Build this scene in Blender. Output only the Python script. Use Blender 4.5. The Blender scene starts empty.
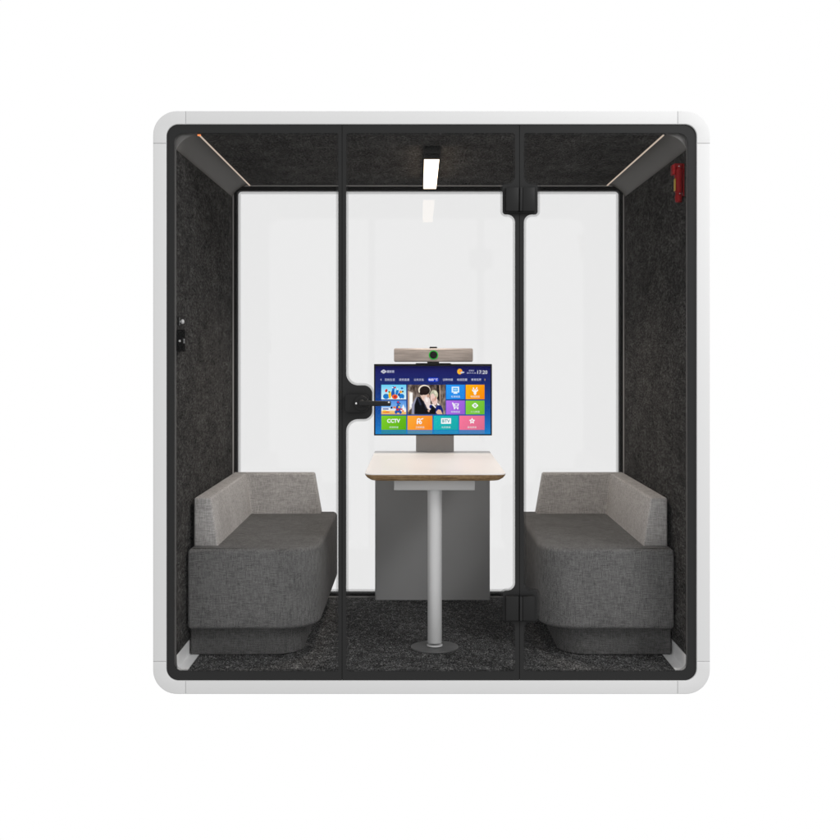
import bpy, bmesh, math, random
from mathutils import Vector
random.seed(4)
S = bpy.context.scene
COL = S.collection
PI = math.pi
K = 0.00395                    # metres per unit of the front elevation drawing


def srgb(r, g, b):
    def f(c):
        c /= 255.0
        return c / 12.92 if c <= .04045 else ((c + .055) / 1.055) ** 2.4
    return (f(r), f(g), f(b), 1.0)


# ------------------------------------------------------------------ materials
def new_mat(name):
    m = bpy.data.materials.new(name)
    m.use_nodes = True
    nt = m.node_tree
    nt.nodes.clear()
    out = nt.nodes.new('ShaderNodeOutputMaterial')
    return m, nt, out


def principled(name, col, rough=.5, metal=0, spec=.5, sheen=0, coat=0):
    m, nt, out = new_mat(name)
    b = nt.nodes.new('ShaderNodeBsdfPrincipled')
    b.inputs['Base Color'].default_value = col if len(col) == 4 else (*col, 1)
    b.inputs['Roughness'].default_value = rough
    b.inputs['Metallic'].default_value = metal
    b.inputs['Specular IOR Level'].default_value = spec
    b.inputs['Sheen Weight'].default_value = sheen
    b.inputs['Coat Weight'].default_value = coat
    nt.links.new(b.outputs[0], out.inputs[0])
    return m, nt, b


def coords(nt, scale, rot=(0, 0, 0), src='Object'):
    tc = nt.nodes.new('ShaderNodeTexCoord')
    mp = nt.nodes.new('ShaderNodeMapping')
    mp.inputs['Scale'].default_value = scale
    mp.inputs['Rotation'].default_value = rot
    nt.links.new(tc.outputs[src], mp.inputs[0])
    return mp.outputs[0]


def noise(nt, vec, scale=1, detail=3, rough=.6):
    n = nt.nodes.new('ShaderNodeTexNoise')
    n.inputs['Scale'].default_value = scale
    n.inputs['Detail'].default_value = detail
    n.inputs['Roughness'].default_value = rough
    nt.links.new(vec, n.inputs['Vector'])
    return n.outputs['Fac']


def ramp(nt, fac, stops):
    r = nt.nodes.new('ShaderNodeValToRGB')
    e = r.color_ramp.elements
    while len(e) < len(stops):
        e.new(.5)
    for i, (p, c) in enumerate(stops):
        e[i].position = p
        e[i].color = c
    nt.links.new(fac, r.inputs[0])
    return r.outputs[0]


def math_node(nt, op, a, b):
    n = nt.nodes.new('ShaderNodeMath')
    n.operation = op
    for i, v in enumerate((a, b)):
        if isinstance(v, (int, float)):
            n.inputs[i].default_value = v
        else:
            nt.links.new(v, n.inputs[i])
    return n.outputs[0]


def add_bump(nt, b, h, strength=.5, dist=.002):
    bp = nt.nodes.new('ShaderNodeBump')
    bp.inputs['Strength'].default_value = strength
    bp.inputs['Distance'].default_value = dist
    nt.links.new(h, bp.inputs['Height'])
    nt.links.new(bp.outputs[0], b.inputs['Normal'])


def g(v, t=(1, 1, 1)):
    return (v * t[0], v * t[1], v * t[2], 1)


def fabric(name, v, tint=(1, .99, .98), contrast=.55):
    m, nt, b = principled(name, g(v), 1, 0, .02)
    a = noise(nt, coords(nt, (30, 160, 330)), 1, 3, .6)
    c = noise(nt, coords(nt, (330, 160, 30)), 1, 3, .6)
    a = math_node(nt, 'ADD', a, math_node(nt, 'MULTIPLY', noise(nt, coords(nt, (330, 22, 330)), 1, 3, .6), .42))
    big = noise(nt, coords(nt, (9, 9, 9)), 1, 3, .5)
    fine = noise(nt, coords(nt, (500, 500, 500)), 1, 2, .6)
    s = math_node(nt, 'ADD', math_node(nt, 'ADD', a, c), math_node(nt, 'MULTIPLY', big, .22))
    s = math_node(nt, 'ADD', s, math_node(nt, 'MULTIPLY', fine, .5))
    s = math_node(nt, 'MULTIPLY', s, 1 / 3.14)
    lo, hi = v * (1 - contrast), v * (1 + contrast)
    nt.links.new(ramp(nt, s, [(.40, g(lo, tint)), (.60, g(hi, tint))]), b.inputs['Base Color'])
    add_bump(nt, b, s, .6, .002)
    return m


def felt(name, v=.030, tint=(1.0, .965, .93), stretch=(1, 1, 1)):
    m, nt, b = principled(name, g(v), 1, 0, 0)
    a = noise(nt, coords(nt, tuple(130 * s for s in stretch)), 1, 6, .75)
    c = noise(nt, coords(nt, tuple(26 * s for s in stretch)), 1, 5, .7)
    big = noise(nt, coords(nt, (4, 4, 4)), 1, 3, .5)
    s = math_node(nt, 'ADD', math_node(nt, 'MULTIPLY', a, .68), math_node(nt, 'MULTIPLY', c, .22))
    s = math_node(nt, 'ADD', s, math_node(nt, 'MULTIPLY', big, .10))
    nt.links.new(ramp(nt, s, [(.38, g(v * .3, tint)), (.5, g(v, tint)), (.62, g(v * 2.6, tint))]), b.inputs['Base Color'])
    add_bump(nt, b, s, .8, .006)
    return m


def carpet_mat():
    v = .085
    m, nt, b = principled('carpet_pile', g(v), 1, 0, 0)
    a = noise(nt, coords(nt, (230, 100, 230)), 1, 4, .8)
    vo = nt.nodes.new('ShaderNodeTexVoronoi')
    vo.inputs['Scale'].default_value = 1
    nt.links.new(coords(nt, (180, 80, 180)), vo.inputs['Vector'])
    c = noise(nt, coords(nt, (30, 30, 30)), 1, 4, .7)
    s = math_node(nt, 'ADD', math_node(nt, 'MULTIPLY', a, .6), math_node(nt, 'MULTIPLY', c, .25))
    s = math_node(nt, 'ADD', s, math_node(nt, 'MULTIPLY', vo.outputs['Distance'], .2))
    nt.links.new(ramp(nt, s, [(.42, g(.008)), (.52, g(.05)), (.60, g(.14)), (.69, g(.36, (1, .98, .95)))]), b.inputs['Base Color'])
    add_bump(nt, b, s, 1.0, .01)
    return m


def glass(name, tint, refl):
    m, nt, out = new_mat(name)
    t = nt.nodes.new('ShaderNodeBsdfTransparent')
    t.inputs[0].default_value = g(tint)
    gl = nt.nodes.new('ShaderNodeBsdfGlossy')
    gl.inputs['Roughness'].default_value = 0.0
    mx = nt.nodes.new('ShaderNodeMixShader')
    mx.inputs[0].default_value = refl
    nt.links.new(t.outputs[0], mx.inputs[1])
    nt.links.new(gl.outputs[0], mx.inputs[2])
    nt.links.new(mx.outputs[0], out.inputs[0])
    return m


def frit_fade(name, alpha):
    """fine printed dots that thin out from the black border into the clear glass"""
    m, nt, out = new_mat(name)
    at = nt.nodes.new('ShaderNodeAttribute')
    at.attribute_name = 'fade'
    t = nt.nodes.new('ShaderNodeBsdfTransparent')
    d = nt.nodes.new('ShaderNodeBsdfDiffuse')
    d.inputs[0].default_value = g(.03)
    mx = nt.nodes.new('ShaderNodeMixShader')
    nt.links.new(math_node(nt, 'MULTIPLY', at.outputs['Fac'], alpha), mx.inputs[0])
    nt.links.new(t.outputs[0], mx.inputs[1])
    nt.links.new(d.outputs[0], mx.inputs[2])
    nt.links.new(mx.outputs[0], out.inputs[0])
    return m


_em = {}


def emit(rgb, k=1.0):
    key = (rgb, k)
    if key not in _em:
        m, nt, out = new_mat('lit_%d_%d_%d' % rgb)
        e = nt.nodes.new('ShaderNodeEmission')
        e.inputs[0].default_value = srgb(*rgb)
        e.inputs[1].default_value = k
        nt.links.new(e.outputs[0], out.inputs[0])
        _em[key] = m
    return _em[key]


def emit_grad(name, stops, axis, src='Generated', k=1.0):
    m, nt, out = new_mat(name)
    tc = nt.nodes.new('ShaderNodeTexCoord')
    sp = nt.nodes.new('ShaderNodeSeparateXYZ')
    nt.links.new(tc.outputs[src], sp.inputs[0])
    if axis == 'diag':
        f = math_node(nt, 'SUBTRACT', math_node(nt, 'ADD', math_node(nt, 'MULTIPLY', sp.outputs[0], .65), .35),
                      math_node(nt, 'MULTIPLY', sp.outputs[2], .35))
    else:
        f = sp.outputs[axis]
    e = nt.nodes.new('ShaderNodeEmission')
    e.inputs[1].default_value = k
    nt.links.new(ramp(nt, f, [(p, srgb(*c)) for p, c in stops]), e.inputs[0])
    nt.links.new(e.outputs[0], out.inputs[0])
    return m


M = {}
M['white'], nt, b = principled('white_powder_coat', g(.665), .5, 0, .25)
n_ = noise(nt, coords(nt, (600, 600, 600)), 1, 2, .6)
add_bump(nt, b, n_, .12, .0006)
M['shell'] = M['white']
M['black'], nt, b = principled('black_enamel', g(.018), .5, 0, .2)
M['hardware'], nt, b = principled('black_anodised', g(.010), .5, 0, .25)
M['gloss_black'], nt, b = principled('gloss_black', g(.004), .35, 0, .15)
M['rubber'], nt, b = principled('black_gasket', g(.008), .7, 0, .2)
M['alu'], nt, b = principled('satin_aluminium', g(.42), .42, .75, .5)
add_bump(nt, b, noise(nt, coords(nt, (900, 20, 900)), 1, 2), .06, .0005)
M['cove'], nt, b = principled('grey_coated_aluminium', g(.075, (1, .94, .86)), .6, 0, .2)
M['cap'], nt, b = principled('grey_end_cap', g(.13, (1, .97, .94)), .5, 0, .3)
M['skirt'], nt, b = principled('brushed_skirting', g(.80), .45, .1, .5)
M['trim'], nt, b = principled('grey_trim', g(.45, (1, .97, .95)), .5, .1, .5)
M['edge'], nt, b = principled('dull_edge_trim', g(.17, (1, .97, .95)), .6, 0, .2)
M['felt'] = felt('dark_felt', .037, (1.0, .965, .93), (1, .32, .9))
M['felt_ceiling'] = felt('dark_felt_ceiling', .047, (1, .97, .94), (.9, .35, 1))
M['carpet'] = carpet_mat()
M['front_glass'] = glass('clear_glass', .993, .0045)
M['rear_glass'] = glass('grey_tinted_glass', .926, .022)
M['frit_fade'] = frit_fade('dotted_frit', .42)
M['frit_fade_rear'] = frit_fade('dotted_frit_rear', .50)
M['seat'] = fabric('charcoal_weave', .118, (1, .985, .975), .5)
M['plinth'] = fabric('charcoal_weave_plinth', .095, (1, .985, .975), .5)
M['back'] = fabric('light_grey_weave', .345, (1, .965, .94), .38)
M['grey_panel'], nt, b = principled('grey_powder_coat', g(.41), .45, 0, .4)
M['column'], nt, b = principled('warm_grey_steel', g(.46, (1, .94, .90)), .45, .1, .4)
M['post'], nt, b = principled('silver_powder_coat', g(.62), .42, .1, .5)
M['bar'], nt, b = principled('silver_bar', g(.50), .4, .15, .5)
M['steel'], nt, b = principled('brushed_steel', g(.11), .35, .2, .5)
M['chrome'], nt, b = principled('chrome', g(.85), .12, 1, .5)
M['laminate'], nt, b = principled('white_laminate', g(.80, (1, .965, .94)), .42, 0, .45)
add_bump(nt, b, noise(nt, coords(nt, (700, 700, 700)), 1, 2), .08, .0005)
M['red'], nt, b = principled('red_plastic', g(1, (.20, .002, .003)), .6, 0, .15)
M['yellow'], nt, b = principled('yellow_sticker', g(1, (.36, .22, .005)), .5, 0, .3)
M['white_plastic'], nt, b = principled('white_plastic', g(.5), .4, 0, .5)
# layered plywood edge
M['ply'], nt, b = principled('plywood_edge', g(.2, (1, .7, .45)), .5, 0, .3)
w1 = noise(nt, coords(nt, (14, 14, 620)), 1, 2, .5)
w2 = noise(nt, coords(nt, (60, 60, 60)), 1, 4, .6)
s_ = math_node(nt, 'ADD', math_node(nt, 'MULTIPLY', w1, .75), math_node(nt, 'MULTIPLY', w2, .25))
nt.links.new(ramp(nt, s_, [(.36, srgb(92, 68, 44)), (.5, srgb(146, 116, 80)), (.64, srgb(190, 160, 118))]), b.inputs['Base Color'])
# streaked metal speaker face
M['taupe'], nt, b = principled('brushed_taupe', g(.3, (1, .93, .88)), .4, .25, .5)
w1 = noise(nt, coords(nt, (8, 40, 90)), 1, 3, .5)
nt.links.new(ramp(nt, w1, [(.3, srgb(124, 116, 111)), (.6, srgb(150, 141, 135))]), b.inputs['Base Color'])
M['led'] = emit((255, 232, 205), 4.4)
M['strip'] = emit((255, 234, 214), .55)
M['strip_end'] = emit((255, 150, 90), 1.2)


# ------------------------------------------------------------------ object helpers
def link(o, parent=None):
    COL.objects.link(o)
    if parent:
        o.parent = parent
    return o


def tag(o, label=None, cat=None, group=None, kind=None):
    if label: o['label'] = label
    if cat: o['category'] = cat
    if group: o['group'] = group
    if kind: o['kind'] = kind
    return o


def empty(name, loc, label, cat, group=None):
    o = bpy.data.objects.new(name, None)
    o.empty_display_size = .05
    o.location = loc
    link(o)
    tag(o, label, cat, group)
    o['_l'] = 0
    del o['_l']
    return o


def finish(name, me, mat, parent, smooth=None):
    me.materials.clear()
    me.materials.append(mat)
    o = bpy.data.objects.new(name, me)
    link(o, parent)
    if parent:
        off = Vector((0, 0, 0))
        p = parent
        while p:
            off += Vector(p.location)
            p = p.parent
        me.transform(__import__('mathutils').Matrix.Translation(-off))
    if smooth:
        me.polygons.foreach_set('use_smooth', [True] * len(me.polygons))
        try:
            me.set_sharp_from_angle(angle=math.radians(smooth))
        except Exception:
            pass
    me.update()
    return o


def from_bm(name, bm, mat, parent=None, smooth=35):
    bmesh.ops.recalc_face_normals(bm, faces=bm.faces)
    me = bpy.data.meshes.new(name)
    bm.to_mesh(me)
    bm.free()
    return finish(name, me, mat, parent, smooth)


def bm_box(bm, x0, x1, y0, y1, z0, z1, bev=0, seg=2, axis=None):
    r = bmesh.ops.create_cube(bm, size=1)
    vs = r['verts']
    for v in vs:
        v.co = Vector(((x0 + x1) / 2 + v.co.x * (x1 - x0), (y0 + y1) / 2 + v.co.y * (y1 - y0), (z0 + z1) / 2 + v.co.z * (z1 - z0)))
    if bev:
        es = set()
        for v in vs:
            for e in v.link_edges:
                if axis is None or abs((e.verts[0].co - e.verts[1].co).normalized()[axis]) > .9:
                    es.add(e)
        bmesh.ops.bevel(bm, geom=list(es), offset=bev, segments=seg, profile=.5, affect='EDGES')


def box(name, x0, x1, y0, y1, z0, z1, mat, parent=None, bev=.0015, seg=2, axis=None):
    bm = bmesh.new()
    bm_box(bm, min(x0, x1), max(x0, x1), min(y0, y1), max(y0, y1), min(z0, z1), max(z0, z1), bev, seg, axis)
    return from_bm(name, bm, mat, parent)


def bm_cyl(bm, c, r, h, axis='z', n=48, bev=0, r2=None):
    import mathutils
    rot = {'z': mathutils.Matrix.Identity(4), 'y': mathutils.Matrix.Rotation(PI / 2, 4, 'X'),
           'x': mathutils.Matrix.Rotation(PI / 2, 4, 'Y')}[axis]
    res = bmesh.ops.create_cone(bm, cap_ends=True, segments=n, radius1=r, radius2=r if r2 is None else r2, depth=h,
                                matrix=mathutils.Matrix.Translation(c) @ rot)
    if bev:
        es = {e for v in res['verts'] for e in v.link_edges if any(len(f.verts) > 4 for f in e.link_faces)}
        bmesh.ops.bevel(bm, geom=list(es), offset=bev, segments=3, profile=.5, affect='EDGES')


def cyl(name, c, r, h, mat, parent=None, axis='z', n=48, bev=0):
    bm = bmesh.new()
    bm_cyl(bm, Vector(c), r, h, axis, n, bev)
    return from_bm(name, bm, mat, parent)


def fillet(pts, seg=8):
    """closed 2-D outline with a radius at every corner: [(x, z, r), ...]"""
    out = []
    n = len(pts)
    for i in range(n):
        p0, p1, p2 = (Vector(pts[i - 1][:2]), Vector(pts[i][:2]), Vector(pts[(i + 1) % n][:2]))
        r = pts[i][2]
        a = (p0 - p1).normalized()
        b = (p2 - p1).normalized()
        if r <= 0 or abs(a.dot(b) + 1) < 1e-6:
            out.append(p1)
            continue
        ang = math.acos(max(-1, min(1, a.dot(b))))
        d = r / math.tan(ang / 2)
        bis = (a + b).normalized()
        c = p1 + bis * (r / math.sin(ang / 2))
        s, e = p1 + a * d - c, p1 + b * d - c
        a0 = math.atan2(s.y, s.x)
        a1 = math.atan2(e.y, e.x)
        da = (a1 - a0 + PI) % (2 * PI) - PI
        for k in range(seg + 1):
            t = a0 + da * k / seg
            out.append(c + Vector((math.cos(t), math.sin(t))) * r)
    return out


def area2(p):
    return sum(p[i - 1].x * p[i].y - p[i].x * p[i - 1].y for i in range(len(p))) / 2


def inset(p, d):
    """move a closed outline towards its inside by d"""
    sgn = 1 if area2(p) > 0 else -1
    n = len(p)
    out = []
    for i in range(n):
        t1 = (p[i] - p[i - 1])
        t2 = (p[(i + 1) % n] - p[i])
        t1 = t1.normalized() if t1.length > 1e-9 else t2.normalized()
        t2 = t2.normalized() if t2.length > 1e-9 else t1
        n1 = Vector((-t1.y, t1.x)) * sgn
        n2 = Vector((-t2.y, t2.x)) * sgn
        m = (n1 + n2)
        m = m / max(.2, m.dot(n1)) if m.length > 1e-6 else n1
        out.append(p[i] + m * d)
    return out


def plate(name, loops, y0, y1, mat, parent=None, bev=0, plane='xz', seg=3, smooth=35):
    """extruded flat outline (first loop outside, others holes)"""
    cu = bpy.data.curves.new(name, 'CURVE')
    cu.dimensions = '2D'
    cu.fill_mode = 'BOTH'
    for lp in loops:
        sp = cu.splines.new('POLY')
        sp.points.add(len(lp) - 1)
        for q, v in zip(sp.points, lp):
            q.co = (v[0], v[1], 0, 1)
        sp.use_cyclic_u = True
    h = abs(y1 - y0) / 2
    cu.extrude = h - bev
    cu.bevel_depth = bev
    cu.bevel_resolution = seg if bev else 0
    if bev:
        cu.offset = -bev
    co = bpy.data.objects.new(name, cu)
    COL.objects.link(co)
    dg = bpy.context.evaluated_depsgraph_get()
    me = bpy.data.meshes.new_from_object(co.evaluated_get(dg))
    bpy.data.objects.remove(co)
    ym = (y0 + y1) / 2
    for v in me.vertices:
        x, z, y = v.co
        v.co = (x, ym + y, z) if plane == 'xz' else (x, z, ym + y)
    bm = bmesh.new()
    bm.from_mesh(me)
    bmesh.ops.remove_doubles(bm, verts=bm.verts, dist=1e-6)
    bmesh.ops.recalc_face_normals(bm, faces=bm.faces)
    bm.to_mesh(me)
    bm.free()
    me.name = name
    return finish(name, me, mat, parent, smooth)


def fade_strip(name, loop, width, y, mat, parent):
    mid = inset(loop, width * .62)
    inner = inset(loop, width)
    me = bpy.data.meshes.new(name)
    n = len(loop)
    vs = [(p.x, y, p.y) for p in loop + mid + inner]
    me.from_pydata(vs, [], [(j + i, j + (i + 1) % n, j + n + (i + 1) % n, j + n + i) for j in (0, n) for i in range(n)])
    at = me.attributes.new('fade', 'FLOAT', 'POINT')
    for i in range(3 * n):
        at.data[i].value = 1.0 if i < n else (.75 if i < 2 * n else 0.0)
    return finish(name, me, mat, parent)


def fx(px): return (px - 431.5) * K
def fz(py): return (694 - py) * K
def fl(pts, seg=8): return fillet([(fx(a), fz(b_), r * K) for a, b_, r in pts], seg)


# ================================================================== OFFICE POD
pod = empty('meeting_pod', (0, .72, 0), 'white framed glass office pod with dark felt lining and a hinged middle door', 'office pod')
HW, H = 1.1, 583 * K            # half width, height
IW, IZ0, IZ1 = 1.013, .084, 2.216
D = 1.42


def rrect(x0, x1, z0, z1, r, seg=10):
    return fillet([(x0, z0, r), (x1, z0, r), (x1, z1, r), (x0, z1, r)], seg)


def arc(cx, cz, r, a0, a1, n=12):
    return [Vector((cx + r * math.cos(a0 + (a1 - a0) * k / n), cz + r * math.sin(a0 + (a1 - a0) * k / n))) for k in range(n + 1)]


BAND = .0525                    # width of the white face
RO, RI = .095, .047
CS = .128                       # size of the cast corner pieces
gap = .00035
for sx in (-1, 1):
    for sz in (0, 1):
        cz = RO if sz == 0 else H - RO
        cx = sx * (HW - RO)
        a = {(-1, 0): PI, (1, 0): -PI / 2, (1, 1): 0, (-1, 1): PI / 2}[(sx, sz)]
        outer = arc(cx, cz, RO, a, a + PI / 2)
        ix, iz = sx * (HW - BAND - RI), (BAND + RI if sz == 0 else H - BAND - RI)
        inner = arc(ix, iz, RI, a, a + PI / 2)
        # straight stubs out to the joints
        ex, ez = sx * (HW - CS), (CS if sz == 0 else H - CS)
        zo, zi = (0, BAND) if sz == 0 else (H, H - BAND)
        xo, xi = sx * HW, sx * (HW - BAND)
        vside = [Vector((xo, ez)), Vector((xi, ez))]
        hside = [Vector((ex, zo)), Vector((ex, zi))]
        # decide which end of the arc touches the vertical side
        if abs(outer[0].x - xo) < 1e-4:
            loop = [vside[0]] + outer + [hside[0], hside[1]] + inner[::-1] + [vside[1]]
        else:
            loop = [hside[0]] + outer + [vside[0], vside[1]] + inner[::-1] + [hside[1]]
        plate('frame_corner', [loop], -.002, .05, M['white'], pod, bev=.0038)
for z0, z1 in ((0, BAND), (H - BAND, H)):
    lp = [Vector((-HW + CS + gap, z0)), Vector((HW - CS - gap, z0)), Vector((HW - CS - gap, z1)), Vector((-HW + CS + gap, z1))]
    plate('frame_rail', [lp], -.002, .05, M['white'], pod, bev=.0038)
for x0, x1 in ((-HW, -HW + BAND), (HW - BAND, HW)):
    lp = [Vector((x0, CS + gap)), Vector((x1, CS + gap)), Vector((x1, H - CS - gap)), Vector((x0, H - CS - gap))]
    plate('frame_rail', [lp], -.002, .05, M['white'], pod, bev=.0038)
# body shell
plate('outer_shell', [rrect(-HW + .003, HW - .003, .003, H - .003, RO), rrect(-1.034, 1.034, .062, 2.238, .05)], .051, 1.47, M['shell'], pod)
# lining
box('wall_panel', -1.033, -IW, .03, D, IZ0 + .001, IZ1 - .001, M['felt'], pod, 0)
box('wall_panel', IW, 1.033, .03, D, IZ0 + .001, IZ1 - .001, M['felt'], pod, 0)
box('ceiling_panel', -1.03, 1.03, .03, D, IZ1, 2.2375, M['felt_ceiling'], pod, 0)
box('carpet', -1.03, 1.03, .03, D, .0625, IZ0, M['carpet'], pod, 0)
# light metal edge of the lining behind the front glass
for s in (-1, 1):
    x = s * 1.0175
    box('edge_trim', x - .0048, x + .0030, .0195, .0295, .10, 2.20, M['edge'], pod, 0)
# coved aluminium corner trim with a light slot, in the two top corners
for s in (-1, 1):
    cur = [(s * (.928 + .0845 * math.cos(t) ** 1.2), 2.1535 + .062 * max(0, math.sin(t)) ** 1.2) for t in [PI / 2 * min(k / 20, .9999) for k in range(21)]]
    loop = [Vector(p) for p in cur] + [Vector((s * 1.0125, 2.2155))]
    cv = plate('cove_trim', [loop], .0305, D - .006, M['cove'], pod, smooth=50)
    cap = [Vector(p) for p in cur[1:-1]] + [Vector((s * .930, 2.2225)), Vector((s * 1.0200, 2.2225)), Vector((s * 1.0200, 2.1537))]
    plate('end_cap', [cap], .0215, .0300, M['cap'], cv)
    box('light_strip', s * .9205, s * .9255, .03, D - .012, 2.2112, 2.2155, M['strip'], cv, 0)
    if s < 0:
        box('strip_cap', s * .916, s * .929, .0215, .0295, 2.2090, 2.2155, M['strip_end'], cv, .001)
# L-shaped aluminium skirting
for s in (-1, 1):
    q = [(IW - .0005, IZ0 + .0005), (IW - .0435, IZ0 + .0005), (IW - .0435, IZ0 + .0035), (IW - .0065, IZ0 + .0035),
         (IW - .0035, IZ0 + .0065), (IW - .0035, IZ0 + .062), (IW - .0005, IZ0 + .062)]
    plate('skirting', [[Vector((s * a, b_)) for a, b_ in q]], .031, D - .006, M['skirt'], pod)
# rear window
RX0, RX1, RZ0, RZ1 = -.9905, .9905, .106, 2.189
win = plate('rear_window_frame', [rrect(-1.033, 1.033, .063, 2.237, .03), rrect(RX0, RX1, RZ0, RZ1, .02)], D - .003, 1.462, M['rubber'], pod)
plate('edge_trim', [[Vector(v) for v in ((-1.0125, .0845), (1.0125, .0845), (1.0125, 2.2155), (-1.0125, 2.2155))],
                    [Vector(v) for v in ((-1.0065, .0905), (1.0065, .0905), (1.0065, 2.2095), (-1.0065, 2.2095))]], D - .0055, D - .0035, M['trim'], win)
lp = rrect(RX0, RX1, RZ0, RZ1, .02)
rg = plate('rear_glass', [inset(lp, .0005)], 1.440, 1.450, M['rear_glass'], win)
fade_strip('dotted_border', inset(lp, .0008), .019, 1.4385, M['frit_fade_rear'], win)

# ---- front glazing: three panels with printed black borders
YG0, YG1 = .008, .018


def glazing(name, outer_pts, hole_pts, parent_name=None):
    o_ = fl(outer_pts, 10)
    h_ = fl(hole_pts, 8)
    pane = plate(name, [inset(o_, .0005)], YG0, YG1, M['front_glass'], pod)
    plate('black_border', [o_, h_], YG0 - .0018, YG0 - .0006, M['black'], pane)
    fade_strip('dotted_border', h_, .011, YG0 - .0010, M['frit_fade'], pane)
    return pane


T, B_ = 124.1, 682.3
zt, zb = 132.6, 671.8
glazing('glass_panel', [(166.0, T, 12), (341.75, T, .3), (341.75, B_, .3), (166.0, B_, 12)],
        [(173.6, zt, 10), (338.2, zt, 2.5), (338.2, zb, 2.5), (173.6, zb, 10)])
door = glazing('door', [(342.25, T, .3), (519.35, T, .3), (519.35, B_, .3), (342.25, B_, .3)],
               [(346.1, zt, 3), (515.2, zt, 3), (515.2, 184, 8), (502.7, 184, 3), (502.7, 214.3, 3), (515.2, 214.3, 8),
                (515.2, 591, 8), (503.2, 591, 3), (503.2, 621, 3), (515.2, 621, 8), (515.2, zb, 3), (346.1, zb, 3),
                (346.1, 419.2, 12), (372.2, 419.2, 8.5), (372.2, 385.4, 8.5), (346.1, 385.4, 12)])
glazing('glass_panel', [(519.85, T, .3), (697.0, T, 12), (697.0, B_, 12), (519.85, B_, .3)],
        [(524.0, zt, 3), (688.4, zt, 10), (688.4, zb, 10), (524.0, zb, 3), (524.0, 621, 8), (537.7, 621, 3), (537.7, 591, 3),
         (524.0, 591, 8), (524.0, 214.3, 8), (537.8, 214.3, 3), (537.8, 184, 3), (524.0, 184, 8)])
# dark rail closing the gap behind the printed border
plate('gasket', [rrect(-1.05, 1.05, .048, H - .048, .05), rrect(-1.0205, 1.0205, .079, 2.2225, .018)], .0192, .0295, M['rubber'], pod)

# seals behind the two joints
for px in (342.0, 519.6):
    box('seal', fx(px) - .0075, fx(px) + .0075, .0192, .0245, .081, 2.2205, M['rubber'], pod, .001)
# ---- hinges
for y0, y1 in ((187.8, 211.6), (595.6, 620.0)):
    hb = box('hinge', fx(505.6), fx(518.6), -.016, .0055, fz(y1), fz(y0), M['hardware'], door, .0025)
    box('hinge_leaf', fx(522.2), fx(534.4), -.016, .0055, fz(y1), fz(y0), M['hardware'], hb, .0025)
    box('hinge_knuckle', fx(519.4), fx(521.9), -.020, .0055, fz(y1), fz(y0), M['black'], hb, .002)
    box('hinge_lip', fx(505.6), fx(534.4), -.013, .0055, fz(y1 + 1.4), fz(y1 + .25), M['rubber'], hb, .001)
# ---- lever handle
hd = plate('handle', [fl([(345.2, 394, 3.5), (369.5, 394, 5), (369.5, 412.4, 5), (345.2, 412.4, 3.5)])], -.020, .0055, M['hardware'], door, bev=.002)
cyl('rose', (fx(361.8), -.027, fz(403.1)), .0300, .014, M['hardware'], hd, 'y', 48, .003)
cyl('collar', (fx(361.8), -.043, fz(403.1)), .0150, .022, M['hardware'], hd, 'y', 40, .003)
box('lever', fx(359.2), fx(391.3), -.066, -.051, fz(405.4), fz(400.3), M['hardware'], hd, .005, 4)
cyl('keyhole', (fx(356.7), -.0345, fz(403.0)), .0042, .003, M['chrome'], hd, 'y', 24, .0008)
box('lever_mark', fx(388.4), fx(390.2), -.0672, -.0658, fz(402.2), fz(400.9), M['chrome'], hd, .0003)

# ================================================================== CEILING LAMP
lamp = empty('ceiling_lamp', (.0045, .71, 2.216), 'lit warm white linear ceiling lamp in a black housing', 'lamp')
box('housing', -.029, .038, .282, 1.147, 2.184, 2.2158, M['hardware'], lamp, .002)
bm = bmesh.new()
bm_box(bm, -.0265, .0355, .290, 1.143, 2.1585, 2.1838, .001)
box('front_cover', -.029, .038, .282, .2895, 2.1600, 2.1838, M['hardware'], lamp, .001)
from_bm('diffuser', bm, M['led'], lamp)

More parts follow.
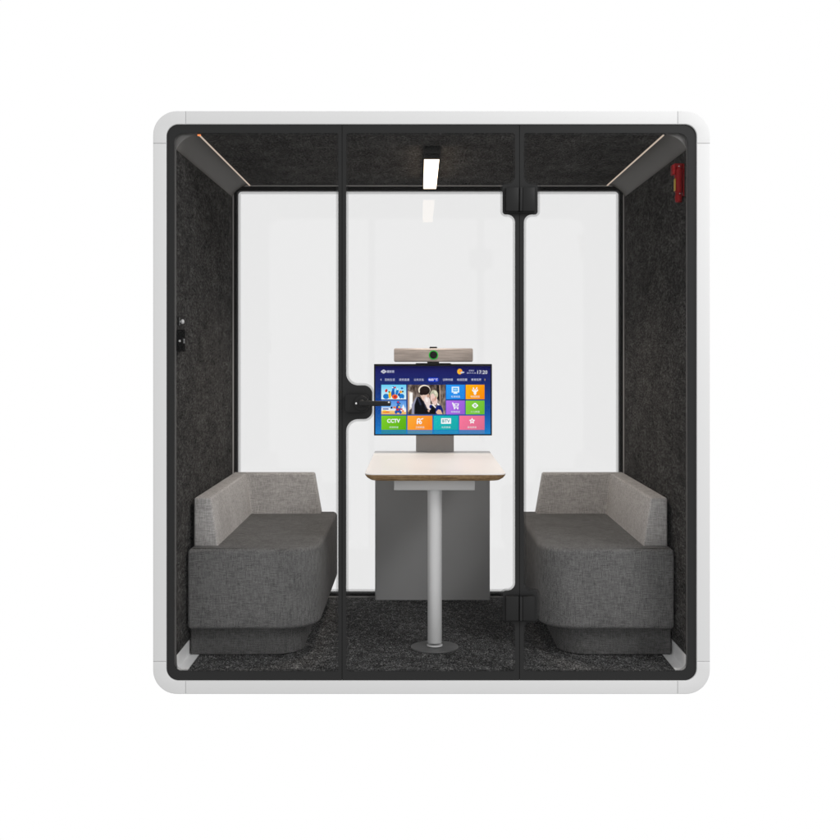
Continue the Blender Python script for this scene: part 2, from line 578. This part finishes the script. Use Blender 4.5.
# ================================================================== SOFAS
def sofa(s, label, inner):
    root = empty('corner_sofa', (s * .735, .78, IZ0), label, 'sofa', 'pair of grey corner sofas facing the table')
    X = lambda v: s * v

    def plan(pts):
        return fillet([(X(a), b_, r) for a, b_, r in pts], 14)
    plate('seat_base', [plan([(1.006, .206, .012), (inner, .206, .165), (inner, 1.362, .03), (1.006, 1.362, .012)])], .204, .538, M['seat'], root, bev=.020, plane='xy', seg=5)
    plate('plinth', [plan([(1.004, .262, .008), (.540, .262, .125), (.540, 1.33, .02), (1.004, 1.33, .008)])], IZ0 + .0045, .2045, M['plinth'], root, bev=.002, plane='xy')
    # sloped L-shaped backrest
    zb_, zt_ = .5375, .739
    bot = [(.995, .287), (.893, .287), (.893, 1.262), (.545, 1.262), (.545, 1.360), (.995, 1.360)]
    top = [(.995, .290), (.924, .290), (.924, 1.290), (.580, 1.290), (.580, 1.360), (.995, 1.360)]
    bm = bmesh.new()
    vb = [bm.verts.new((X(a), b_, zb_)) for a, b_ in bot]
    vt = [bm.verts.new((X(a), b_, zt_)) for a, b_ in top]
    n = 6
    bm.faces.new(vb)
    bm.faces.new(vt[::-1])
    for i in range(n):
        bm.faces.new((vb[i], vb[(i + 1) % n], vt[(i + 1) % n], vt[i]))
    es = [e for e in bm.edges if not (e.verts[0].co.z < zb_ + .01 and e.verts[1].co.z < zb_ + .01)]
    bmesh.ops.recalc_face_normals(bm, faces=bm.faces)
    bmesh.ops.bevel(bm, geom=es, offset=.009, segments=4, profile=.5, affect='EDGES')
    bk = from_bm('backrest', bm, M['back'], root, 50)
    # stitched mitre seam in the inner corner and along the top
    bm = bmesh.new()
    a = Vector((X(.9225), 1.2885, zt_ + .0002))
    b2 = Vector((X(.990), 1.355, zt_ + .0002))
    d = (b2 - a).normalized()
    t = Vector((-d.y, d.x, 0)) * .0012
    bm.faces.new([bm.verts.new(v) for v in (a + t, a - t, b2 - t, b2 + t)])
    from_bm('seam', bm, M['plinth'], bk)
    return root


sofa(-1, 'dark grey fabric corner sofa by the felt wall with the black socket', .466)
sofa(1, 'dark grey fabric corner sofa by the felt wall with the red hammer', .455)

# ================================================================== TABLE
tb = empty('meeting_table', (.018, .39, IZ0), 'white topped pedestal table with rounded plywood edge on a silver post', 'table')
TX0, TX1, TY0, TY1, TZ = -.2745, .3120, .215, 1.350, .847


def top_outline(d, r):
    return fillet([(TX0 + d, TY0 + d, r), (TX1 - d, TY0 + d, r), (TX1 - d, TY1, .002), (TX0 + d, TY1, .002)], 10)


def loft(name, rings, mat, parent, smooth=35):
    bm = bmesh.new()
    vr = [[bm.verts.new((p.x, p.y, z)) for p in ring] for ring, z in rings]
    n = len(vr[0])
    for a, b_ in zip(vr, vr[1:]):
        for i in range(n):
            bm.faces.new((a[i], a[(i + 1) % n], b_[(i + 1) % n], b_[i]))
    bm.faces.new(vr[0])
    bm.faces.new(vr[-1][::-1])
    return from_bm(name, bm, mat, parent, smooth)


loft('tabletop', [(top_outline(.001, .034), TZ), (top_outline(0, .035), TZ - .001), (top_outline(.0005, .035), TZ - .0045)], M['laminate'], tb)
loft('table_edge', [(top_outline(.0005, .035), TZ - .0048), (top_outline(.003, .036), TZ - .010), (top_outline(.010, .040), TZ - .020),
                    (top_outline(.024, .045), TZ - .0305), (top_outline(.034, .045), TZ - .032)], M['ply'], tb, 60)
box('mounting_rail', -.155, .187, .321, .46, .767, .8145, M['bar'], tb, .002)
cyl('post', (.018, .39, (.093 + .80) / 2), .0305, .80 - .093 - .03, M['post'], tb, 'z', 64, .001)
cyl('post_foot', (.018, .39, .0875), .1025, .006, M['steel'], tb, 'z', 80, .002)
cyl('post_collar', (.018, .39, .0955), .034, .006, M['post'], tb, 'z', 64, .002)
cyl('cable_grommet', (.020, 1.322, TZ + .0008), .018, .0014, M['column'], tb, 'z', 40, .0005)

# ================================================================== MEDIA PANEL
mp_ = empty('media_panel', (.02, 1.37, IZ0), 'tall plain grey steel panel standing on the carpet behind the table post', 'panel')
box('panel', -.2739, .3143, 1.352, 1.398, IZ0 + .0005, .806, M['grey_panel'], mp_, .009, 3, 2)
for x in (-.129, .192):
    cyl('screw', (x, 1.3510, .727), .006, .003, M['column'], mp_, 'y', 24, .0008)

# ================================================================== MONITOR
MX0, MX1, MZ0, MZ1, MY = -.2729, .3144, .9373, 1.293, 1.19
mo = empty('monitor', (.02, 1.3, .848), 'flat monitor showing a blue television menu of coloured tiles', 'monitor')
box('casing', MX0, MX1, MY, MY + .022, MZ0, MZ1, M['gloss_black'], mo, .002)
box('rear_cover', -.15, .19, MY + .022, MY + .05, 1.0, 1.23, M['hardware'], mo, .006)
box('stand_column', -.0642, .1285, 1.31, 1.35, TZ + .0005, 1.13, M['column'], mo, .003)
box('stand_bracket', -.03, .075, MY + .05, 1.31, 1.05, 1.12, M['hardware'], mo, .002)


def SX(u): return MX0 + (u - 28) / 758 * (MX1 - MX0)
def SZ(v): return MZ1 - (v - 155) / 457 * (MZ1 - MZ0)


scr = box('screen', SX(37), SX(777), MY - .0006, MY + .0005, SZ(603), SZ(168),
          emit_grad('screen_blue', [(0, (28, 128, 196)), (.1, (24, 108, 184)), (.35, (18, 72, 152)), (.7, (26, 44, 110)), (.92, (26, 28, 96)), (1, (14, 16, 64))], 2, k=1.05), mo, 0)


def flat(name, pts, mat, layer, parent=scr):
    me = bpy.data.meshes.new(name)
    y = MY - .0006 - .0004 * layer
    P = [Vector((SX(u), SZ(v))) for u, v in pts]
    if area2(P) < 0:
        P = P[::-1]
    me.from_pydata([(p.x, y, p.y) for p in P], [], [tuple(range(len(P)))])
    return finish(name, me, mat, parent)


def rect(name, u0, v0, u1, v1, mat, layer, parent=scr):
    return flat(name, [(u0, v0), (u1, v0), (u1, v1), (u0, v1)], mat, layer, parent)


def ell(u, v, ru, rv, n=20, rot=0, a0=0, a1=2 * PI):
    out = []
    full = abs(a1 - a0 - 2 * PI) < 1e-6
    for k in range(n if full else n + 1):
        t = a0 + (a1 - a0) * k / n
        x, y = ru * math.cos(t), rv * math.sin(t)
        out.append((u + x * math.cos(rot) - y * math.sin(rot), v + x * math.sin(rot) + y * math.cos(rot)))
    return out


def multi(name, polys, mat, layer, parent=scr):
    me = bpy.data.meshes.new(name)
    y = MY - .0006 - .0004 * layer
    vs, fs = [], []
    for pl in polys:
        P = [Vector((SX(u), SZ(v))) for u, v in pl]
        if area2(P) < 0:
            P = P[::-1]
        fs.append(tuple(range(len(vs), len(vs) + len(P))))
        vs += [(p.x, y, p.y) for p in P]
    me.from_pydata(vs, [], fs)
    return finish(name, me, mat, parent)


def join_into(base, objs):
    """gather flat colour patches into the one printed picture they belong to"""
    bm = bmesh.new()
    bm.from_mesh(base.data)
    for o in objs:
        n0 = len(bm.faces)
        bm.from_mesh(o.data)
        base.data.materials.append(o.data.materials[0])
        bm.faces.ensure_lookup_table()
        for f_ in bm.faces[n0:]:
            f_.material_index = len(base.data.materials) - 1
        me = o.data
        bpy.data.objects.remove(o)
        bpy.data.meshes.remove(me)
    bm.to_mesh(base.data)
    bm.free()


def text(name, s, u0, u1, v, h, mat, layer, parent=scr, bold=0.0):
    """lettering fitted between u0 and u1, centred on v, h high"""
    cu = bpy.data.curves.new(name, 'FONT')
    cu.body = s
    cu.size = 1
    cu.resolution_u = 2
    cu.offset = bold
    co = bpy.data.objects.new(name, cu)
    COL.objects.link(co)
    dg = bpy.context.evaluated_depsgraph_get()
    me = bpy.data.meshes.new_from_object(co.evaluated_get(dg))
    bpy.data.objects.remove(co)
    if not len(me.vertices):
        return None
    xs = [p.co.x for p in me.vertices]
    ys = [p.co.y for p in me.vertices]
    x0, x1, y0, y1 = min(xs), max(xs), min(ys), max(ys)
    yy = MY - .0006 - .0004 * layer
    for p in me.vertices:
        a = (p.co.x - x0) / (x1 - x0)
        c = (p.co.y - y0) / (y1 - y0)
        p.co = (SX(u0 + (u1 - u0) * a), yy, SZ(v + h / 2 - h * c))
    me.name = name
    return finish(name, me, mat, parent)


W = emit((246, 248, 250))
WD = emit((196, 200, 222))
# header
flat('logo_mark', [(70, 203), (90, 189), (111, 203), (90, 217)], emit((205, 205, 215)), 1)
flat('logo_core', [(82, 203), (90, 197), (98, 203), (90, 209)], emit((150, 152, 180)), 2)
text('logo_lettering', '國安視', 112, 158, 203, 17, WD, 1, bold=.02)
flat('weather_sun', ell(579, 203, 16.5, 18), emit((250, 186, 40)), 1)
flat('weather_sun_core', ell(583, 199, 8, 8), emit((250, 140, 60)), 2)
multi('weather_cloud', [ell(597, 208, 12, 5), ell(590, 211, 8, 4)], emit((200, 205, 225)), 3)
text('weather_lettering', '星期四', 637, 670, 197, 10, WD, 1)
text('date_lettering', '2017-11-16', 624, 683, 212, 9, WD, 1, bold=.02)
text('clock_lettering', '17:20', 692, 756, 207, 23, W, 1)
flat('tab_highlight', [(376 + (12 - 12 * math.cos(t)) if False else a, b_) for a, b_ in
                       ell(384, 255, 12, 14, 10, 0, PI / 2, 3 * PI / 2) + ell(432, 255, 12, 14, 10, 0, -PI / 2, PI / 2)],
     emit((12, 52, 190)), 1)
for s_t, a_, c_ in (('百姓生活', 97, 162), ('政务直通', 190, 255), ('公共文化', 284, 348), ('电视广播', 379, 440),
                    ('健康传媒', 470, 535), ('电视回看', 562, 627), ('教育拓展', 653, 717)):
    text('tab_lettering', s_t, a_, c_, 255, 16, W if a_ == 379 else WD, 2, bold=.012)
multi('arrow', [[(75, 248), (69, 255), (75, 262), (77, 260), (73, 255), (77, 250)]], WD, 1)
multi('arrow', [[(739, 248), (745, 255), (739, 262), (737, 260), (741, 255), (737, 250)]], emit((190, 170, 90)), 1)


def tile(u0, v0, u1, v1, c1, c2, label=None, icon=None):
    t = rect('tile', u0, v0, u1, v1, emit_grad('tile_%d_%d' % (u0, v0), [(0, c1), (1, c2)], 'diag'), 1)
    if label:
        m = (u0 + u1) / 2
        text('tile_lettering', label, m - 29, m + 29, v1 - 17, 13, emit((225, 238, 235)), 2)
    return t


tile(491, 287, 612, 380, (40, 158, 250), (30, 128, 226), '标清频道')
tile(617, 287, 738, 380, (255, 184, 10), (252, 134, 4), '特色频道')
tile(491, 388, 612, 477, (182, 112, 240), (146, 92, 206), '购物频道')
tile(617, 388, 738, 477, (136, 212, 62), (106, 184, 48), '少儿频道')
tile(75, 485, 235, 576, (128, 208, 40), (84, 170, 8), '央视频道')
tile(243, 485, 403, 576, (255, 172, 52), (250, 132, 34), '卫视频道')
tile(411, 485, 570, 576, (28, 190, 192), (16, 166, 168), '北京频道')
tile(576, 485, 738, 576, (252, 120, 158), (216, 108, 138), '其他频道')
# mirrored fade below the bottom row
for u0, u1, c in ((75, 235, (44, 136, 160)), (243, 403, (88, 140, 168)), (411, 570, (36, 142, 190)), (576, 738, (78, 128, 184))):
    rect('tile_mirror', u0, 579, u1, 600, emit(c), 1)
# icons
text('channel_lettering', 'CCTV', 112, 196, 518, 26, W, 2, bold=.035)
rect('icon_plate', 459, 501, 523, 537, W, 2)
text('channel_lettering', 'BTV', 467, 516, 519, 20, emit((24, 150, 158)), 3, bold=.02)


def ring_icon(u, v, r0, r1, n=18, sv=1.0):
    out = []
    for k in range(n):
        a, c = 2 * PI * k / n, 2 * PI * (k + 1) / n
        out.append([(u + r1 * math.cos(a), v + sv * r1 * math.sin(a)), (u + r1 * math.cos(c), v + sv * r1 * math.sin(c)),
                    (u + r0 * math.cos(c), v + sv * r0 * math.sin(c)), (u + r0 * math.cos(a), v + sv * r0 * math.sin(a))])
    return out


# television icon
multi('icon', [[(527, 300), (575, 300), (575, 337), (527, 337)], [(541, 337), (561, 337), (565, 345), (537, 345)]], emit((225, 246, 255)), 2)
multi('icon', [[(536, 307), (566, 307), (566, 330), (536, 330)]], emit((60, 168, 240)), 3)
text('icon_lettering', 'HD', 541, 561, 318.5, 13, emit((215, 240, 255)), 4, bold=.02)
# plant shaped icon
multi('icon', [ell(677, 341, 9, 9), ell(677, 327, 5, 12), ell(665, 326, 4.5, 11, 16, -.7), ell(689, 326, 4.5, 11, 16, .7),
               ell(667, 311, 4, 8, 16, -.2), ell(687, 310, 4, 8, 16, .3), [(668, 344), (686, 344), (677, 355)]], W, 2)
# trolley icon
multi('icon', [[(528, 401), (537, 401), (546, 431), (571, 431), (571, 436), (541, 436)], [(540, 407), (574, 407), (569, 426), (546, 426)],
               ell(545, 440, 4.5, 4.5), ell(566, 440, 4.5, 4.5)], W, 2)
multi('icon', [[(547, 411), (567, 411), (564, 421), (550, 421)]], emit((160, 104, 222)), 3)
# eye icon
multi('icon', [ell(677, 420, 20, 11) + [], ell(677, 420, 13, 17)], W, 2)
multi('icon', ring_icon(677, 420, 3, 8), emit((112, 190, 50)), 3)
# looping mark
multi('icon', ring_icon(315, 514, 6, 12, 16, 1.1) + ring_icon(326, 529, 4, 10, 16, 1.0) + [[(302, 520), (310, 520), (310, 541), (302, 538)],
                                                                                              [(327, 506), (343, 500), (346, 505), (331, 512)]], W, 2)
# star icon
st = []
for k in range(10):
    r = 21 if k % 2 == 0 else 11
    a = -PI / 2 + k * PI / 5
    st.append((658 + r * math.cos(a), 519 + r * math.sin(a)))
tri = [[st[i - 1], st[i], (658, 519)] for i in range(10)]
multi('icon', tri, W, 2)
multi('icon', ring_icon(658, 519, 2, 6), emit((238, 130, 160)), 3)
# picture tile of coloured shapes under a pale sky
parts_ = []
pic = rect('picture', 75, 287, 235, 381, emit_grad('pale_sky', [(0, (224, 246, 252)), (.6, (160, 226, 250)), (1, (100, 205, 246))], 2), 1)
B1, B2, RD, YL, OR_, GN, DK = (24, 120, 200), (30, 90, 176), (214, 48, 36), (250, 200, 30), (240, 96, 30), (40, 130, 70), (30, 36, 70)
for c, pl in ((B1, [ell(106, 362, 20, 17), ell(206, 362, 17, 17), ell(152, 318, 8, 22), ell(176, 335, 9, 20, 16, .3)]),
              (B2, [ell(150, 345, 12, 24), ell(208, 310, 8, 6), ell(190, 350, 7, 12)]),
              (OR_, [ell(162, 364, 19, 15), ell(200, 333, 9, 8)]), (YL, [ell(130, 352, 9, 24), ell(204, 335, 5, 6)]),
              (RD, [ell(107, 325, 8, 11, 16, .4), ell(163, 305, 6, 6), ell(164, 366, 10, 10)]),
              (GN, [ell(126, 333, 6, 5)]), (DK, [ell(185, 352, 5, 5), ell(213, 331, 5, 6), ell(163, 362, 3, 4), ell(97, 350, 3, 3)]),
              (240 and (242, 244, 246), [ell(148, 306, 5, 4), ell(180, 316, 4, 5), ell(206, 376, 6, 3)])):
    parts_.append(multi('shape', [[(u, min(v, 380.5)) for u, v in p] for p in pl], emit(c), 2 + (B1, B2, OR_, YL, RD, GN, DK, (242, 244, 246)).index(c) * .3))
join_into(pic, parts_)
parts_ = []
pic = rect('picture', 75, 388, 235, 477, emit_grad('low_sky', [(0, (236, 176, 92)), (.24, (240, 200, 130)), (.3, (236, 240, 244)), (.55, (120, 176, 236)), (1, (84, 144, 224))], 2), 1)
for i, (c, pl) in enumerate((((244, 246, 250), [[(200, 460), (216, 412), (234, 460)], [(80, 452), (80, 434), (128, 434), (128, 452)]]),
                             ((38, 84, 170), [ell(184, 440, 16, 26), ell(183, 403, 10, 12), ell(170, 462, 9, 12), ell(198, 464, 9, 10)]),
                             ((240, 120, 40), [ell(160, 432, 10, 6), ell(106, 462, 24, 5), ell(214, 455, 8, 5)]),
                             ((206, 40, 44), [ell(180, 446, 10, 7), ell(205, 444, 8, 5), ell(183, 398, 6, 5)]),
                             ((246, 206, 60), [ell(190, 430, 6, 7), ell(96, 455, 14, 5)]), ((30, 34, 60), [ell(141, 434, 6, 7), ell(196, 408, 4, 4)]),
                             ((60, 92, 160), [[(84, 438), (122, 438), (122, 446), (84, 446)]]))):
    parts_.append(multi('shape', pl, emit(c), 2 + i * .3))
join_into(pic, parts_)


# photograph on the screen: dark-haired man and fair-haired woman embracing
def q(px, py): return (243 + (px - 45) / 760 * 244, 287 + (py - 22) / 595 * 190)


def qe(px, py, rx, ry, rot=0, n=22): return [q(*p) for p in ell(px, py, rx, ry, n, rot)]


m, nt, out = new_mat('blurred_bark')
e_ = nt.nodes.new('ShaderNodeEmission')
nt.links.new(ramp(nt, noise(nt, coords(nt, (70, 70, 28)), 1, 4, .6), [(.36, srgb(56, 44, 40)), (.5, srgb(104, 90, 82)), (.66, srgb(160, 146, 136))]), e_.inputs[0])
nt.links.new(e_.outputs[0], out.inputs[0])
ph = rect('couple_photo', 243, 287, 487, 477, m, 1)
layers = [
    ((232, 222, 212), [[q(60, 150), q(150, 180), q(150, 470), q(60, 560)]]),
    ((196, 160, 130), [[q(52, 150), q(82, 150), q(82, 560), q(52, 560)]]),
    ((252, 250, 248), [[q(88, 190), q(150, 190), q(140, 470), q(92, 470)]]),
    ((34, 28, 28), [[q(625, 25), q(680, 25), q(690, 360), q(640, 300)]]),
    ((176, 150, 132), [[q(682, 30), q(704, 30), q(708, 400), q(690, 400)]]),
    ((150, 150, 172), [[q(130, 420), q(230, 260), q(270, 300), q(230, 600), q(130, 600)]]),
    ((12, 12, 18), [[q(180, 612), q(185, 430), q(235, 270), q(290, 262), q(360, 350), q(440, 500), q(470, 570), q(540, 430), q(620, 520), q(640, 612)]]),
    ((240, 228, 212), [qe(382, 128, 122, 104)]),
    ((226, 196, 180), [[q(300, 230), q(470, 220), q(470, 330), q(400, 380), q(340, 320)], qe(420, 250, 70, 60)]),
    ((34, 24, 22), [qe(392, 138, 104, 90), qe(330, 190, 44, 44)]),
    ((234, 218, 214), [qe(440, 350, 62, 96, -.2), qe(470, 440, 50, 90, -.35)]),
    ((206, 200, 172), [qe(576, 224, 78, 96)]),
    ((182, 182, 158), [qe(568, 196, 60, 44)]),
    ((46, 50, 72), [[q(235, 275), q(262, 268), q(330, 420), q(300, 440)], [q(352, 350), q(372, 372), q(430, 500), q(415, 520)]]),
    ((190, 150, 130), [qe(462, 246, 26, 34, .2)]), ((250, 240, 236), [qe(432, 330, 26, 44, -.2)]),
    ((236, 204, 194), [qe(548, 282, 46, 84), qe(590, 350, 56, 84)]),
    ((206, 150, 130), [qe(604, 300, 16, 50, .3)]),
    ((216, 176, 164), [qe(560, 330, 26, 40, .2)]), ((226, 224, 200), [qe(606, 180, 24, 40, -.4)]),
    ((240, 236, 236), [[q(505, 420), q(560, 410), q(620, 480), q(600, 500)], [q(640, 380), q(690, 420), q(640, 470)]]),
    ((22, 34, 110), [qe(516, 462, 34, 40), [q(610, 480), q(640, 430), q(720, 440), q(760, 540), q(740, 612), q(600, 612)]]),
    ((12, 12, 18), [[q(480, 590), q(540, 430), q(610, 500), q(600, 612), q(470, 612)]]),
    ((230, 186, 160), [[q(640, 612), q(612, 570), q(660, 515), q(710, 530), q(745, 612)], [q(440, 540), q(490, 520), q(480, 575)]]),
]
join_into(ph, [multi('patch', pl, emit(c), 2 + i * .12) for i, (c, pl) in enumerate(layers)])

# ================================================================== VIDEO BAR
vb_ = empty('conference_camera', (.0228, 1.2, 1.2935), 'taupe video bar with a green ringed lens on top of the monitor', 'camera')
bm = bmesh.new()
VX0, VX1, VZ0, VZ1 = -.1733, .2189, 1.304, 1.3715
N = 24
fr, bk = [], []
oline = []
for k in range(N + 1):
    t = -1 + 2 * k / N
    x = (VX0 + VX1) / 2 + t * (VX1 - VX0) / 2
    oline.append(Vector((x, 1.165 + .014 * t * t)))
oline += [Vector((VX1, 1.225)), Vector((VX1 - .03, 1.245)), Vector((VX0 + .03, 1.245)), Vector((VX0, 1.225))]
plate('housing', [oline], VZ0, VZ1, M['taupe'], vb_, bev=.008, plane='xy', seg=4)
lens_y = 1.164
cyl('lens_ring', (.0228, lens_y, 1.3382), .0228, .004, emit((40, 190, 60), .9), vb_, 'y', 48)
cyl('lens', (.0228, lens_y - .003, 1.3382), .0188, .006, M['gloss_black'], vb_, 'y', 48, .001)
box('mount', -.0075, .0510, 1.185, 1.235, 1.2932, 1.3045, M['hardware'], vb_, .001)
box('mount_foot', -.065, .110, 1.186, 1.212, 1.2932, 1.2975, M['hardware'], vb_, .001)
box('top_button', .004, .041, 1.19, 1.22, 1.3712, 1.3795, M['hardware'], vb_, .002)

# ================================================================== WALL FITTINGS
M['matt_black'], nt, b = principled('matt_black', g(.006), 1, 0, 0)
so = empty('wall_socket', (-IW, .06, 1.396), 'small black socket box on the left felt wall beside the glass', 'socket')
box('socket_box', -1.0128, -.9925, .028, .098, 1.352, 1.440, M['matt_black'], so, .003)
box('socket_insert', -.9927, -.9905, .045, .083, 1.385, 1.405, M['black'], so, .0008)
for z in (1.3905, 1.3995):
    cyl('socket_pin', (-.9902, .064, z), .0032, .002, M['alu'], so, 'x', 16)
cyl('socket_pin', (-1.000, .0275, 1.395), .0045, .002, M['alu'], so, 'y', 20)
hk = empty('coat_hook', (-IW, .06, 1.475), 'tiny white knob hook above the black socket on the left wall', 'hook')
box('hook_plate', -1.0128, -1.006, .045, .060, 1.457, 1.490, M['gloss_black'], hk, .002)
bm = bmesh.new()
bmesh.ops.create_uvsphere(bm, u_segments=24, v_segments=14, radius=.0095)
for v in bm.verts:
    v.co = Vector((v.co.x * .75 - .995, v.co.y + .056, v.co.z + 1.4725))
from_bm('hook_knob', bm, M['white_plastic'], hk, 80)
cyl('hook_stem', (-1.003, .056, 1.4725), .004, .012, M['chrome'], hk, 'x', 20)

hm = empty('emergency_hammer', (IW, .08, 2.03), 'red emergency hammer clipped high on the right felt wall', 'hammer')
bm = bmesh.new()
# tapered moulded grip
rings = []
for z, r, dx in ((1.952, .009, 0), (1.955, .0135, 0), (1.966, .0150, 0), (1.980, .0148, 0), (1.982, .0125, 0), (1.990, .0125, 0), (1.992, .0150, 0),
                 (2.02, .0158, 0), (2.05, .0166, 0), (2.066, .0172, 0), (2.068, .019, 0), (2.084, .019, 0), (2.088, .017, 0), (2.096, .0135, 0), (2.099, .008, 0)):
    rings.append([bm.verts.new((.994 + r * math.cos(2 * PI * k / 24), .080 + r * 1.15 * math.sin(2 * PI * k / 24), z)) for k in range(24)])
for a, b_ in zip(rings, rings[1:]):
    for k in range(24):
        bm.faces.new((a[k], a[(k + 1) % 24], b_[(k + 1) % 24], b_[k]))
bm.faces.new(rings[0])
bm.faces.new(rings[-1][::-1])
gp = from_bm('grip', bm, M['red'], hm, 50)
box('bracket', .9655, .978, .062, .098, 2.062, 2.102, M['red'], hm, .002)
box('bracket', 1.0095, 1.0128, .060, .100, 1.975, 2.105, M['red'], hm, .001)
box('bracket', .974, 1.011, .070, .078, 2.094, 2.108, M['red'], hm, .002)
cyl('hammer_head', (.990, .068, 2.094), .0085, .020, M['red'], hm, 'y', 24, .001)
cyl('steel_tip', (.990, .0575, 2.094), .0022, .006, M['alu'], hm, 'y', 16)
cyl('steel_tip', (.995, .0645, 1.986), .0020, .006, M['alu'], hm, 'y', 16)
box('sticker', .9768, .9790, .066, .092, 1.998, 2.046, M['yellow'], hm, 0)

# ================================================================== LIGHT, WORLD, CAMERA
w = bpy.data.worlds.new('World')
S.world = w
w.use_nodes = True
nt = w.node_tree
bg = nt.nodes['Background']
tc = nt.nodes.new('ShaderNodeTexCoord')
sp = nt.nodes.new('ShaderNodeSeparateXYZ')
nt.links.new(tc.outputs['Generated'], sp.inputs[0])
f = math_node(nt, 'ADD', math_node(nt, 'MULTIPLY', sp.outputs[1], .5), .5)
nt.links.new(ramp(nt, f, [(.0, g(.86)), (.45, g(.88)), (.62, g(1.0)), (1, g(1.0))]), bg.inputs[0])
f2 = math_node(nt, 'ADD', math_node(nt, 'MULTIPLY', sp.outputs[2], .5), .5)
low = ramp(nt, f2, [(0, g(.3)), (.1, g(.3)), (.19, g(1.0))])
nt.links.new(low, bg.inputs[1])


def area(name, loc, target, size, power, col=(1, 1, 1)):
    l = bpy.data.lights.new(name, 'AREA')
    l.shape = 'SQUARE'
    l.size = size
    l.energy = power
    l.color = col
    o = bpy.data.objects.new(name, l)
    o.location = loc
    o.rotation_euler = (Vector(target) - Vector(loc)).to_track_quat('-Z', 'Y').to_euler()
    link(o)
    return o


area('studio_softbox', (3.2, -3.0, 3.9), (.3, .2, 1.2), 1.3, 112)
l = bpy.data.lights.new('lamp_beam', 'SPOT')
l.energy = 47
l.color = (1, .90, .80)
l.spot_size = math.radians(136)
l.spot_blend = .7
l.shadow_soft_size = .12
o = bpy.data.objects.new('lamp_beam', l)
o.location = (.0045, .80, 2.10)
link(o)

cam = bpy.data.cameras.new('Camera')
co = bpy.data.objects.new('Camera', cam)
link(co)
co.location = (-.0514, -4.58, 1.343)
co.rotation_euler = (PI / 2, 0, 0)
cam.sensor_width = 36
cam.lens = 4.58 / K / 840 * 36
cam.shift_x = (420 - 418.5) / 840
cam.shift_y = -(420 - 354) / 840
cam.clip_end = 200
S.camera = co
S.view_settings.view_transform = 'Standard'
S.view_settings.look = 'None'
S.view_settings.exposure = 0
S.view_settings.gamma = 1
S.render.film_transparent = False
S.cycles.transparent_max_bounces = 24
S.cycles.max_bounces = 10
S.cycles.glossy_bounces = 6
